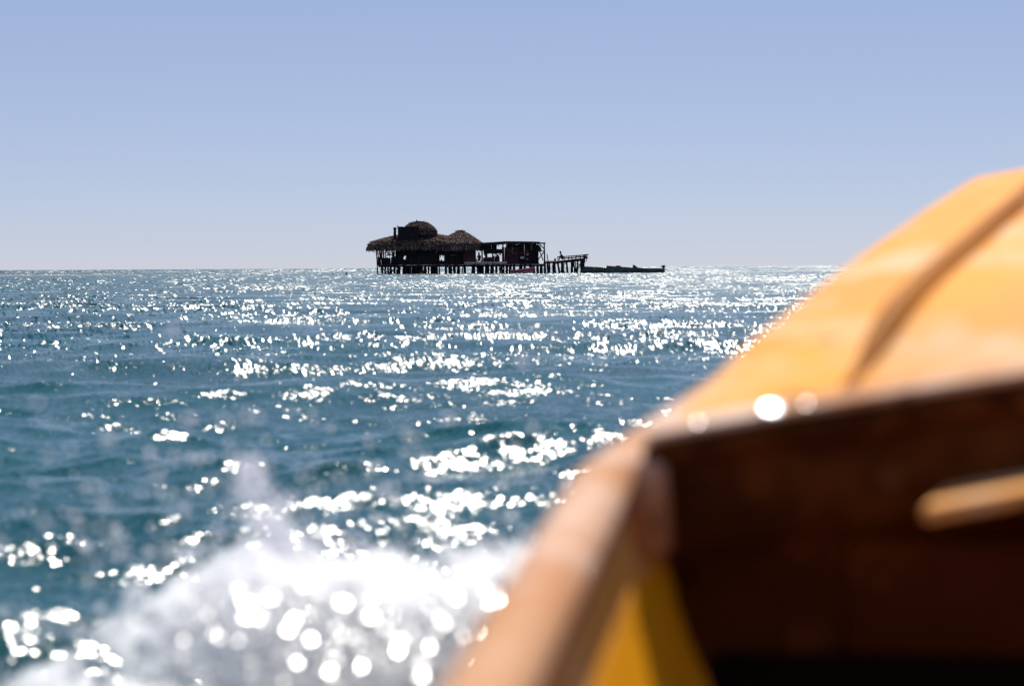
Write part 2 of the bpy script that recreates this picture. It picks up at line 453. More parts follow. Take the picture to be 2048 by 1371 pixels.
# ------------------------------------------------------------------ thatched bar on stilts
def thatch_roof(name, parent, cx, cy, rx, ry, prof, n_strand, seed, power=2.3, thick=0.16, slen=(0.35, 0.8), tuft=0):
    """prof: list of (r 0..1, z) from the crown to the eave. A solid roof body and a coat of palm strands on it"""
    rnd = random.Random(seed)
    def pt(th, r, z, out=0.0):
        c, s = math.cos(th), math.sin(th)
        k = (abs(c) ** power + abs(s) ** power) ** (-1 / power)
        return Vector((cx + (rx * r * k + out) * c, cy + (ry * r * k + out) * s, z))
    n = 40
    mb = MB()
    vs_, fs_ = [], []
    full = list(prof) + [(prof[-1][0] * 0.97, prof[-1][1] - thick), (prof[-1][0] * 0.86, prof[-1][1] - thick * 0.4), (0.02, prof[-1][1] + 0.1)]
    for (r, z) in full:
        for k in range(n):
            th = 2 * math.pi * k / n
            wob = 0.05 * math.sin(3 * th + seed) + rnd.uniform(-0.03, 0.03)
            vs_.append(pt(th, max(r, 0.01), z + wob * min(1, r * 2)))
    for i in range(len(full) - 1):
        for k in range(n):
            k2 = (k + 1) % n
            fs_.append((i * n + k, (i + 1) * n + k, (i + 1) * n + k2, i * n + k2))
    mb.add(vs_, fs_)
    body = mb.build(name, M['thatch_base'], parent)
    st = MB()
    seglen = [math.hypot((prof[i + 1][0] - prof[i][0]) * rx, prof[i + 1][1] - prof[i][1]) for i in range(len(prof) - 1)]
    wts = [sl * (prof[i][0] + prof[i + 1][0] + 0.15) for i, sl in enumerate(seglen)]
    for _ in range(n_strand):
        i = rnd.choices(range(len(seglen)), wts)[0]
        t = rnd.random()
        th = rnd.uniform(0, 2 * math.pi)
        r = prof[i][0] + t * (prof[i + 1][0] - prof[i][0]); z = prof[i][1] + t * (prof[i + 1][1] - prof[i][1])
        L = rnd.uniform(*slen)
        dr = (prof[i + 1][0] - prof[i][0]) * rx / seglen[i]; dz = (prof[i + 1][1] - prof[i][1]) / seglen[i]
        a = pt(th, r, z, 0.01)
        dth = rnd.gauss(0, 0.05)
        b = pt(th + dth, r + dr * L / rx, z + dz * L + rnd.uniform(0.0, 0.16), rnd.uniform(0.02, 0.14))
        if r + dr * L / rx > prof[-1][0]:
            over = (r + dr * L / rx - prof[-1][0]) * rx
            b = pt(th + dth, prof[-1][0], prof[-1][1] - over * 0.9 - rnd.uniform(0, 0.22), rnd.uniform(-0.05, 0.1))
        w = rnd.uniform(0.025, 0.075)
        side = Vector((-math.sin(th), math.cos(th), 0)) * w
        n0 = len(st.v)
        st.add([a - side, a + side, b + side * 0.5, b - side * 0.5, (a + b) / 2 + Vector((math.cos(th), math.sin(th), 0.6)) * 0.03], [(0, 1, 4), (1, 2, 4), (2, 3, 4), (3, 0, 4)])
    for _ in range(tuft):
        th = rnd.uniform(0, 6.283); a = pt(th, rnd.uniform(0, 0.18), prof[0][1] - 0.05)
        b = a + Vector((rnd.gauss(0, 0.22), rnd.gauss(0, 0.2), rnd.uniform(0.05, 0.30)))
        s = Vector((0.03, 0.02, 0))
        st.add([a - s, a + s, b], [(0, 1, 2)])
        st.add([a - s + Vector((0, .02, 0)), a + s + Vector((0, .02, 0)), b], [(2, 1, 0)])
    tag(st.build('thatch', M['thatch'], body), kind='stuff')
    return body

def crooked_post(mb, xb, xt, y, z0, z1, r, rnd):
    pts, rad = [], []
    for i in range(5):
        t = i / 4
        pts.append((xb + (xt - xb) * t + rnd.uniform(-0.03, 0.03), y + rnd.uniform(-0.03, 0.03), z0 + (z1 - z0) * t))
        rad.append(r * (1.08 - 0.2 * t) * rnd.uniform(0.9, 1.1))
    mb.tube(pts, rad, 8)

rnd = random.Random(5)
bar = empty('stilt_bar', (X(850), 234, 0), 'dark thatched bar on wooden stilts standing in the open sea', 'bar')
DECK = Z(850, 528.5)

# roofs
thatch_roof('main_roof', bar, X(838), 234.0, 6.25, 4.9,
            [(0.0, 4.75), (0.33, 4.55), (0.5, 4.36), (0.68, 4.12), (0.86, 3.80), (0.96, 3.42), (1.0, 3.12)], 9000, 1, thick=0.3)
thatch_roof('dome_roof', bar, X(838), 232.6, 2.05, 2.0,
            [(0.0, 6.05), (0.2, 6.02), (0.42, 5.92), (0.64, 5.66), (0.82, 5.34), (0.95, 5.02), (1.0, 4.8)], 3200, 2, power=2.0, thick=0.2, slen=(0.25, 0.5))
thatch_roof('cone_roof', bar, X(921), 231.6, 2.75, 2.6,
            [(0.0, 4.88), (0.12, 4.80), (0.27, 4.63), (0.45, 4.36), (0.62, 4.06), (0.85, 3.62), (1.0, 3.05)], 4200, 3, power=2.0, thick=0.25, tuft=260)
# drum wall under the dome, attic box, chimney, finial, mast
mb = MB()
for k in range(26):
    a0, a1 = 2 * math.pi * k / 26, 2 * math.pi * (k + 0.93) / 26
    c, s = math.cos((a0 + a1) / 2), math.sin((a0 + a1) / 2)
    x, y = X(838) + 1.9 * c, 232.6 + 1.85 * s
    mb = MB(); mb.tube([(x, y, 4.2), (x, y, 4.98)], [0.24, 0.24], 6); mb.build('drum_post', M['dark_wood'], bar)
ax0, ax1 = X(797), X(838)
att = MB(); att.box(ax0 + .04, ax1 - .04, 230.08, 232.0, 2.9, 5.33)
att_o = att.build('attic_wall', M['dark_wood'], bar)
nb = 9
for k in range(nb):
    w = (ax1 - ax0) / nb
    b = MB(); b.box(ax0 + w * k + 0.012, ax0 + w * (k + 1) - 0.012, 230.0, 230.06, 2.85 + rnd.uniform(-.05, .05), 5.30 + rnd.uniform(-0.03, 0.04))
    b.build('board', M['dark_wood'], att_o)
b = MB(); b.box(ax0 - .08, ax1 + .06, 229.94, 232.05, 5.36, 5.44); b.build('attic_cap', M['dark_wood'], bar)
b = MB(); b.tube([(X(790), 231.2, 4.1), (X(790.2), 231.2, 4.75), (X(790.4), 231.2, 5.15)], [0.17, 0.16, 0.15], 10)
ch = b.build('chimney', M['dark_wood'], bar)
b = MB(); b.tube([(X(790.4), 231.2, 5.15), (X(790.4), 231.2, 5.2), (X(790.3), 231.2, 5.32), (X(790.3), 231.2, 5.4)], [0.15, 0.21, 0.2, 0.12], 10)
b.build('chimney_cap', M['dark_wood'], ch)
b = MB(); b.tube([(X(833), 232.6, 5.95), (X(833), 232.6, 6.28)], [0.07, 0.065], 8); b.build('finial', M['dark_wood'], bar)
b = MB(); b.tube([(X(797), 230.6, 5.1), (X(796.4), 230.6, 5.68)], [0.025, 0.02], 6); b.bar((X(794.5), 230.6, 5.52), (X(799), 230.6, 5.55), 0.03, 0.03)
b.bar((X(797), 230.5, 5.45), (X(806), 230.9, 5.47), 0.03, 0.04)
b.build('mast', M['grey_wood'], bar)

# stilts: the front row as seen, more behind
front = [(757.6, 755.6, .07), (766, 765, .14), (771.5, 773, .07), (778, 777, .12), (784, 783.5, .12), (788, 790, .09), (794.5, 796, .13), (801, 799, .12),
         (808, 809, .15), (814, 813, .14), (820, 821, .15), (827, 826, .15), (833, 833.5, .14), (838, 838, .14),
         (844, 843, .10), (849.5, 850, .10), (854, 852, .07), (858, 859, .07), (864.5, 864.5, .15), (873.5, 873.5, .17), (879, 879.5, .09),
         (893.5, 893, .15), (899, 900, .12), (904, 903, .12), (910, 911, .13), (916.5, 916, .10), (921, 919.5, .07), (925, 926.5, .07), (928.5, 930, .07), (932.5, 931, .09),
         (947.6, 947.4, .25), (957, 957, .14), (961.5, 959, .06), (963, 965, .06), (967, 967, .09), (972, 973, .15), (978, 977, .14), (986, 986, .16), (993.5, 993.5, .14),
         (1003, 999, .06), (1005, 1009, .08), (1010, 1007, .07), (1015, 1014, .15), (1021, 1022, .14), (1030, 1029, .16), (1040, 1041, .16), (1051, 1050, .14), (1061, 1061, .15),
         (1069.5, 1069, .12), (1076, 1075.6, .16), (1084.5, 1083.5, .17)]
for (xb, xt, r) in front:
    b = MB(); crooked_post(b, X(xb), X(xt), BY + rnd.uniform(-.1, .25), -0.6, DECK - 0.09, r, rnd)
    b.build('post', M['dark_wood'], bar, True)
for row, y in enumerate((232.8, 235.4, 238.0)):
    px = 762 + row * 5
    while px < 1088:
        if not (881 < px < 892 or 934 < px < 944):
            b = MB(); crooked_post(b, X(px), X(px + rnd.uniform(-2, 2)), y, -0.6, DECK - 0.09, rnd.uniform(.08, .13), rnd)
            b.build('post', M['dark_wood'], bar, True)
        px += rnd.uniform(15, 26)
# bracing between stilts
for (xa, za, xb_, zb) in ((762, .9, 776, .15), (783, .2, 795, .95), (843, .9, 858, .1), (893, .85, 912, .2), (950, .9, 966, .25), (1003, .15, 1016, .95)):
    b = MB(); b.bar((X(xa), BY + .35, za), (X(xb_), BY + .35, zb), 0.06, 0.09); b.build('brace', M['dark_wood'], bar)
# boarded storage crib between stilts under the attic
for k in range(8):
    b = MB(); b.box(X(807 + k * 4.1), X(807 + k * 4.1 + 3.8), BY + 0.5, BY + 0.54, -0.3, DECK - 0.1); b.build('crib_board', M['dark_wood'], bar)
# deck: beams and separate planks
for y in (BY + 0.12, 234.2, 238.2):
    b = MB(); b.box(X(758), X(1091), y - 0.08, y + 0.08, DECK - 0.30, DECK - 0.09); b.build('deck_beam', M['dark_wood'], bar)
pm = MB(); pm.box(0, 0.235, 0, 8.9, -0.07, 0.0)
pme = mesh_np('deck_plank', pm.v, pm.f); pme.materials.append(M['grey_wood'])
x = X(757)
while x < X(1089):
    o = link('deck_plank', pme, None, bar)
    o.location = (x, BY - 0.05 - rnd.uniform(0, .08), DECK + rnd.uniform(-.008, .008))
    x += 0.25
# pale fascia boards on the deck edge
for (a, c) in ((930, 951), (952, 976), (976.8, 986), (987.5, 1015)):
    b = MB(); b.add([(X(a), BY - .62, DECK + .10), (X(c), BY - .62, DECK + .10), (X(c), BY - .02, DECK + .30), (X(a), BY - .02, DECK + .27),
                     (X(a), BY - .62, DECK + .04), (X(c), BY - .62, DECK + .04), (X(c), BY - .02, DECK + .0), (X(a), BY - .02, DECK + .0)],
                    [(0, 1, 2, 3), (4, 7, 6, 5), (0, 4, 5, 1), (1, 5, 6, 2), (2, 6, 7, 3), (3, 7, 4, 0)])
    b.build('fascia_board', M['pale_skirt'], bar)

# hut walls: separate boards, with the openings of the photograph left free
def board_wall(pxa, pxb, step, zf0, zf1, y, mat, skip=0.0, lean=0.0, seed=0):
    r_ = random.Random(seed)
    p = pxa
    while p < pxb - 0.5:
        w = min(step * r_.uniform(0.8, 1.2), pxb - p)
        if r_.random() >= skip:
            b = MB()
            z0, z1 = zf0 - .06 + r_.uniform(-.03, .03), zf1 + r_.uniform(-.06, .06)
            dx = r_.uniform(-lean, lean)
            yy = y + r_.uniform(-.03, .03)
            b.bar(((X(p) + X(p + w)) / 2, yy, z0), ((X(p) + X(p + w)) / 2 + dx, yy, z1), w / PXM * 1.03, 0.04)
            b.build('wall_board', mat, bar)
        p += w
EAVE = 3.1
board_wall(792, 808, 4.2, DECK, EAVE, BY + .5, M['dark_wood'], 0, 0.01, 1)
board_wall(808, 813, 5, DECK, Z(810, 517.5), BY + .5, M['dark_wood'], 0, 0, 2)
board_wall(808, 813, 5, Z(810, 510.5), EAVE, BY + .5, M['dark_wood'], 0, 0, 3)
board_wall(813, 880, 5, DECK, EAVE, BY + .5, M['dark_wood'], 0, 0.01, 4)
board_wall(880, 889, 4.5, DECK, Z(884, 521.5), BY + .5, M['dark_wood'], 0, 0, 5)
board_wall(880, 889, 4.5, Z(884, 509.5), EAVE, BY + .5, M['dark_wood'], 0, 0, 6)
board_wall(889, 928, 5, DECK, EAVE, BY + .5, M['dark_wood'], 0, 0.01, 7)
board_wall(928, 953, 5, DECK, EAVE + .1, BY + .15, M['red_wood'], 0, 0.01, 8)
board_wall(757, 792, 4.0, DECK - .05, Z(770, 515.0), BY + .3, M['dark_wood'], 0.10, 0.05, 9)
for (p, q, r) in ((755.4, 753.6, .07), (758.5, 756.5, .06), (762, 760.5, .10), (765.5, 764, .09), (769, 768.5, .09), (771.5, 773, .06), (781, 780.5, .03), (785.5, 786, .07), (789, 789.5, .10), (792.5, 793, .08)):
    b = MB(); crooked_post(b, X(p), X(q), BY + .25, DECK - .1, EAVE - .1, r, rnd); b.build('pole', M['dark_wood'], bar, True)
for (xa, za, xb_, zb) in ((755, Z(755, 507), 773, Z(770, 506)), (772, Z(772, 504.5), 792, Z(790, 505.5)), (773, Z(772, 511), 784, Z(784, 509)), (776, Z(778, 506), 792, Z(790, 514))):
    b = MB(); b.bar((X(xa), BY + .3, za), (X(xb_), BY + .3, zb), .05, .11); b.build('rail', M['dark_wood'], bar)
b = MB(); b.box(X(901), X(914), BY + .28, BY + .36, Z(905, 512.2), Z(905, 509.2)); b.build('counter_shelf', M['grey_wood'], bar)

for (p, y0, w, h) in ((881.3, 509.0, 1.6, 7), (886.6, 509.2, 2.2, 4.5), (883.6, 518.0, 2.0, 3.4), (808.6, 510.0, 1.4, 4), (812, 513.5, 1.0, 5), (774, 498.5, 3, 4), (783, 499, 2.5, 3), (777, 508, 4, 2.5), (786, 506, 3, 6), (970, 507, 2.2, 4), (991, 507, 1.5, 5), (1001, 506, 3, 4.5), (998, 490, 2, 2.5)):
    b = MB(); b.tube([(X(p), BY + .42, Z(p, y0)), (X(p + .3), BY + .42, Z(p, y0 + h * .6)), (X(p - .2), BY + .42, Z(p, y0 + h))], [w / PXM * .5, w / PXM * .6, w / PXM * .3], 7)
    b.build('hanging_net', M['dark_wood'], bar, True)
# open annex with the flat roof
roofpts = [(963, 485.4), (990, 484.0), (1012, 482.4), (1040, 482.6), (1067, 483.0), (1081, 483.6)]
for i in range(len(roofpts) - 1):
    (pa, ya), (pb, yb) = roofpts[i], roofpts[i + 1]
    za, zb = Z(pa, ya), Z(pb, yb)
    xa, xb_ = X(pa), X(pb) - 0.02
    th = 0.36 if i < 4 else 0.12
    b = MB()
    b.add([(xa, BY - .3, za - th), (xb_, BY - .3, zb - th), (xb_, 236, zb - .1), (xa, 236, za - .1), (xa, BY - .3, za), (xb_, BY - .3, zb), (xb_, 236, zb + .05), (xa, 236, za + .05)],
          [(0, 3, 2, 1), (4, 5, 6, 7), (0, 1, 5, 4), (1, 2, 6, 5), (2, 3, 7, 6), (3, 0, 4, 7)])
    b.build('roof_sheet', M['dark_wood'], bar)
b = MB(); b.bar((X(1067), BY - .1, Z(1080, 486.6)), (X(1092), BY - .1, Z(1080, 486.4)), .14, .17); b.build('beam', M['red_wood'], bar)
b = MB(); b.bar((X(1074), BY - .1, Z(1080, 502.2)), (X(1090), BY - .1, Z(1080, 502)), .1, .1); b.build('rail', M['dark_wood'], bar)
for (xa, ya, xb_, yb, w) in ((1080, 488, 1089.5, 498, .11), (1089, 503, 1077, 519.5, .11), (1080.5, 503, 1087, 520.5, .12), (1077, 488, 1082, 500, .1)):
    b = MB(); b.bar((X(xa), BY - .02, Z(xa, ya)), (X(xb_), BY - .02, Z(xb_, yb)), .07, w); b.build('brace', M['dark_wood'], bar)
for (p, q, r, top) in ((1089.6, 1089.8, .085, 486.6), (965, 964.6, .09, 487), (994, 994, .06, 488), (1007, 1006.5, .09, 488), (1040, 1040, .09, 488), (1068, 1068, .09, 487), (1077, 1076.5, .08, 487)):
    b = MB(); crooked_post(b, X(p), X(q), BY + .1, DECK - .02, Z(q, top), r, rnd); b.build('pole', M['dark_wood'], bar, True)
board_wall(968, 994, 5, Z(980, 506.5), Z(980, 488), BY + .4, M['dark_wood'], 0, .02, 20)
board_wall(994, 1007, 4.5, Z(1000, 506.0), Z(1000, 497.5), BY + .45, M['dark_wood'], 0, .02, 21)
board_wall(985, 1000, 4, DECK, Z(990, 512), BY + .45, M['red_wood'], 0, .02, 22)
board_wall(967, 986, 4, DECK, Z(975, 514), BY + .45, M['red_wood'], 0, .02, 23)
board_wall(971, 976, 5, DECK, Z(975, 506), BY + .45, M['red_wood'], 0, .02, 24)
board_wall(985, 987.5, 2.5, DECK, Z(975, 506), BY + .45, M['red_wood'], 0, .0, 25)
board_wall(993.5, 998.5, 5, DECK, Z(975, 509), BY + .45, M['red_wood'], 0, .0, 26)
board_wall(1005, 1040, 4.4, DECK, Z(1020, 493.5), BY + .4, M['red_wood'], 0.0, .03, 27)
board_wall(1013, 1040, 5.5, Z(1020, 494), Z(1020, 488), BY + .4, M['dark_wood'], 0.12, .02, 28)
board_wall(1040, 1060, 5, DECK, Z(1040, 488), BY + .4, M['dark_wood'], 0.0, .03, 29)
board_wall(1059, 1077, 5, DECK, Z(1060, 488), BY + .3, M['dark_wood'], 0, .01, 30)
# plates and scraps nailed to the annex wall
for k in range(26):
    r_ = rnd.random()
    px, py = rnd.uniform(1008, 1056), rnd.uniform(500, 519)
    w, h = rnd.uniform(.12, .24), rnd.uniform(.07, .13)
    b = MB(); b.box(X(px), X(px) + w, BY + .27, BY + .30, Z(px, py), Z(px, py) + h)
    b.build('plate', M[rnd.choice(['pink_board', 'grey_wood', 'red_cargo', 'grey_wood', 'red_wood'])], bar)
b = MB(); b.box(X(1040.5), X(1048.5), BY + .1, BY + .25, Z(1045, 517), Z(1045, 513.4)); b.build('sign_board', M['white_paint'], bar)
# round bundle of palm hanging at the annex corner
thatch_roof('palm_bundle', bar, X(1076.5), BY + .6, .36, .3, [(0.0, Z(1076, 491)), (0.5, Z(1076, 492)), (0.9, Z(1076, 495)), (1.0, Z(1076, 498))], 260, 9, power=2.0, thick=.25, slen=(.15, .3))

# ------------------------------------------------------------------ landing jetty
jet = empty('wooden_jetty', (X(1135), 231, 0), 'rickety wooden landing jetty on leaning stilts with a raised rail', 'jetty')
JZ = Z(1100, 521.5)
b = MB(); b.bar((X(1089.5), BY + .1, JZ - .19), (X(1118), BY + .1, JZ - .17), .16, .22); b.build('deck_beam', M['dark_wood'], jet)
b = MB(); b.bar((X(1116), BY + .05, Z(1118, 524.3)), (X(1171), BY + .05, Z(1170, 518.6)), .16, .30); b.build('deck_beam', M['dark_wood'], jet)
b = MB(); b.bar((X(1116), BY + 1.7, Z(1118, 524.3)), (X(1171), BY + 1.7, Z(1170, 518.6)), .16, .30); b.build('deck_beam', M['dark_wood'], jet)
pm = MB(); pm.box(-.11, .11, 0, 1.9, -.05, 0)
jme = mesh_np('deck_plank', pm.v, pm.f); jme.materials.append(M['grey_wood'])
for k in range(6):
    o = link('deck_plank', jme, None, jet); o.location = (X(1091.5) + k * .245, BY - .05, JZ + rnd.uniform(-.01, .01))
for k in range(13):
    t = k / 12
    px = 1117 + 53 * t
    o = link('deck_plank', jme, None, jet); o.location = (X(px), BY - .12, Z(px, 521.6 - 5.8 * t) + rnd.uniform(-.012, .02)); o.rotation_euler = (0, -.1, rnd.uniform(-.04, .04))
b = MB(); b.bar((X(1115), BY, Z(1115, 514.2)), (X(1176), BY, Z(1176, 509.4)), .10, .11); b.build('rail', M['dark_wood'], jet)
b = MB(); b.bar((X(1128), BY + .05, Z(1128, 516.6)), (X(1174), BY + .05, Z(1174, 512.8)), .08, .14); b.build('rail', M['dark_wood'], jet)
b = MB(); b.bar((X(1152), BY + .9, Z(1150, 512.0)), (X(1177), BY + .9, Z(1176, 508.6)), .14, .12); b.build('rail', M['red_wood'], jet)
for (p, y0, y1) in ((1116.5, 523, 514), (1129, 521, 512.8), (1138, 520, 512.3), (1144, 520, 511.8), (1152, 519, 511.2), (1161, 518, 510.6), (1168.5, 518, 510)):
    b = MB(); b.bar((X(p), BY, Z(p, y0)), (X(p + .4), BY, Z(p, y1)), .10, .10); b.build('rail_post', M['dark_wood'], jet)
for k in range(11):   # broken ends
    py = rnd.uniform(508, 517); p0 = rnd.uniform(1166, 1171)
    b = MB(); b.tube([(X(p0), BY + rnd.uniform(0, 1.2), Z(p0, py + 1)), (X(rnd.uniform(1174, 1178.5)), BY + rnd.uniform(0, 1.2), Z(1175, py + rnd.uniform(-1.5, 1)))], [.045, .03], 6)
    b.build('stick', M['dark_wood'], jet)
for (p, y0, y1) in ((1173.5, 514, 523), (1170.5, 516, 526)):
    b = MB(); b.tube([(X(p), BY + .2, Z(p, y0)), (X(p + .5), BY + .2, Z(p, y1))], [.05, .03], 6); b.build('hanging_stick', M['dark_wood'], jet)
for (pt_, pb_, yt, r, dy) in ((1090, 1091.5, 527, .15, 0), (1095.5, 1098, 527, .14, 0), (1108, 1107.5, 526, .14, .1), (1110.5, 1112, 526, .07, .2), (1116.5, 1120.5, 526, .13, 0),
                              (1125, 1127, 525.5, .20, 0), (1133.5, 1137, 525, .11, .1), (1143.2, 1144, 524, .10, 0), (1148, 1151.5, 524, .10, .1), (1156, 1154, 523, .11, .2),
                              (1151, 1155, 524, .06, .5), (1163, 1164.5, 522, .16, 0), (1167.5, 1168, 522, .17, .1), (1126, 1123, 525, .09, 1.7), (1147, 1146, 524, .09, 1.7), (1165, 1166, 523, .1, 1.7), (1100, 1101, 527, .1, 1.7)):
    b = MB(); crooked_post(b, X(pb_), X(pt_), BY + dy, -.6, Z(pt_, yt - 1.5), r, rnd); b.build('post', M['dark_wood'], jet, True)
for (xa, ya, xb_, yb) in ((1104, 531, 1116, 526), (1126, 531, 1134, 525), (1150, 526, 1165, 530), (1156, 535, 1168, 533), (1157, 533, 1166, 524)):
    b = MB(); b.bar((X(xa), BY + .1, Z(xa, ya)), (X(xb_), BY + .1, Z(xb_, yb)), .06, .09); b.build('brace', M['dark_wood'], jet)
b = MB(); b.tube([(X(1111), BY + .3, JZ - .05), (X(1111), BY + .3, JZ + .24), (X(1111), BY + .3, JZ + .27)], [.11, .11, .13], 10); b.build('bollard', M['dark_wood'], jet)
b = MB(); b.tube([(X(1097.2), BY + .2, JZ - .1), (X(1095.6), BY + .2, Z(1096, 514)), (X(1095.2), BY + .2, Z(1095, 507.6))], [.055, .05, .045], 7); b.build('pole', M['dark_wood'], jet)

# ------------------------------------------------------------------ people (one skinned body each)
def person(name, joints, bones, loc, rz, label, group=None, cloth='shirt_dark'):
    """joints: name -> (x, y, z, radius); body surface grown over the bones"""
    me = bpy.data.meshes.new('body')
    keys = list(joints)
    me.from_pydata([joints[k][:3] for k in keys], [(keys.index(a), keys.index(b)) for a, b in bones], [])
    tmp = bpy.data.objects.new('tmp', me); COL.objects.link(tmp)
    sk = tmp.modifiers.new('s', 'SKIN')
    lay = me.skin_vertices[0] if me.skin_vertices else None
    if lay is None:
        bm = bmesh.new(); bm.from_mesh(me); bm.verts.layers.skin.verify(); bm.to_mesh(me); bm.free(); lay = me.skin_vertices[0]
    for i, k in enumerate(keys):
        lay.data[i].radius = (joints[k][3], joints[k][3])
    lay.data[keys.index('pelvis')].use_root = True
    sb = tmp.modifiers.new('d', 'SUBSURF'); sb.levels = 1; sb.render_levels = 1
    dg = bpy.context.evaluated_depsgraph_get()
    body = bpy.data.meshes.new_from_object(tmp.evaluated_get(dg))
    bpy.data.objects.remove(tmp)
    body.materials.clear(); body.materials.append(M['skin']); body.materials.append(M[cloth])
    hz = joints['neck'][2]
    for poly in body.polygons:
        c = poly.center
        near = min(keys, key=lambda k: (Vector(joints[k][:3]) - c).length)
        poly.material_index = 1 if near in ('pelvis', 'spine', 'chest', 'shoulder_l', 'shoulder_r', 'hip_l', 'hip_r', 'knee_l', 'knee_r') else 0
        poly.use_smooth = True
    root = empty(name, (0, 0, 0), label, 'person', group)
    o = bpy.data.objects.new('body', body); COL.objects.link(o); o.parent = root
    h = Vector(joints['head'][:3])
    bm = bmesh.new(); bmesh.ops.create_icosphere(bm, subdivisions=2, radius=0.118)
    for v in bm.verts:
        v.co.z = v.co.z * 1.02 + 0.03
        v.co.x = v.co.x * 1.0 + 0.012
    bmesh.ops.delete(bm, geom=[v for v in bm.verts if v.co.z < 0.0 and v.co.x < 0.05], context='VERTS')
    hm = bpy.data.meshes.new('hair'); bm.to_mesh(hm); bm.free(); hm.materials.append(M['hair'])
    ho = bpy.data.objects.new('hair', hm); COL.objects.link(ho); ho.parent = root; ho.location = h
    root.location = loc; root.rotation_euler = (0, 0, rz)
    return root

BONES = [('pelvis', 'spine'), ('spine', 'chest'), ('chest', 'neck'), ('neck', 'chin'), ('chin', 'head'), ('head', 'crown'), ('head', 'nose'),
         ('chest', 'shoulder_l'), ('shoulder_l', 'elbow_l'), ('elbow_l', 'wrist_l'), ('wrist_l', 'hand_l'),
         ('chest', 'shoulder_r'), ('shoulder_r', 'elbow_r'), ('elbow_r', 'wrist_r'), ('wrist_r', 'hand_r'),
         ('pelvis', 'hip_l'), ('hip_l', 'knee_l'), ('knee_l', 'ankle_l'), ('ankle_l', 'toe_l'),
         ('pelvis', 'hip_r'), ('hip_r', 'knee_r'), ('knee_r', 'ankle_r'), ('ankle_r', 'toe_r')]
# seated, facing -X, leaning forward with one hand on the rail ahead
lean = {'pelvis': (0, 0, .10, .17), 'spine': (-.09, 0, .32, .16), 'chest': (-.20, 0, .52, .18), 'neck': (-.27, 0, .67, .07), 'chin': (-.31, 0, .76, .10), 'head': (-.32, 0, .85, .125), 'crown': (-.31, 0, .93, .10), 'nose': (-.44, 0, .83, .025),
        'shoulder_l': (-.22, -.19, .57, .065), 'elbow_l': (-.42, -.24, .38, .045), 'wrist_l': (-.62, -.20, .24, .032), 'hand_l': (-.70, -.19, .20, .035),
        'shoulder_r': (-.22, .19, .57, .065), 'elbow_r': (-.28, .26, .32, .045), 'wrist_r': (-.42, .20, .16, .032), 'hand_r': (-.48, .19, .13, .035),
        'hip_l': (-.02, -.11, .09, .10), 'knee_l': (-.38, -.13, .30, .08), 'ankle_l': (-.46, -.14, -.02, .05), 'toe_l': (-.60, -.14, -.06, .045),
        'hip_r': (-.02, .11, .09, .10), 'knee_r': (-.36, .15, .30, .08), 'ankle_r': (-.42, .15, -.02, .05), 'toe_r': (-.56, .15, -.06, .045)}
person('person', lean, BONES, (X(1127.2), BY + .3, Z(1127, 519.0)), 0, 'person in dark clothes sitting on the jetty rail, leaning forward', None)
sit = dict(lean)
sit.update({'knee_l': (-.44, -.13, .12, .08), 'ankle_l': (-.42, -.14, -.30, .05), 'toe_l': (-.56, -.14, -.36, .045), 'knee_r': (-.42, .15, .10, .08), 'ankle_r': (-.36, .15, -.30, .05), 'toe_r': (-.50, .15, -.36, .045),
            'spine': (-.02, 0, .33, .13), 'chest': (-.05, 0, .54, .14), 'neck': (-.07, 0, .69, .07), 'chin': (-.09, 0, .78, .10), 'head': (-.10, 0, .87, .125), 'crown': (-.09, 0, .95, .10), 'nose': (-.22, 0, .85, .025),
            'shoulder_l': (-.05, -.20, .60, .065), 'elbow_l': (-.10, -.27, .34, .045), 'wrist_l': (-.32, -.20, .22, .032), 'hand_l': (-.40, -.18, .20, .035),
            'shoulder_r': (-.05, .20, .60, .065), 'elbow_r': (-.10, .27, .34, .045), 'wrist_r': (-.32, .20, .22, .032), 'hand_r': (-.40, .18, .20, .035)})
person('person', sit, BONES, (X(959.5), BY + .9, DECK + .36), R(55), 'person in dark clothes sitting on the deck beside the thatched cone roof', None)
b = MB(); b.box(X(956), X(964), BY + .75, BY + 1.15, DECK + .38, DECK + .43); b.box(X(956.5), X(958), BY + .8, BY + 1.1, DECK, DECK + .38); b.box(X(962), X(963.5), BY + .8, BY + 1.1, DECK, DECK + .38)
b.build('bench', M['dark_wood'], bar)

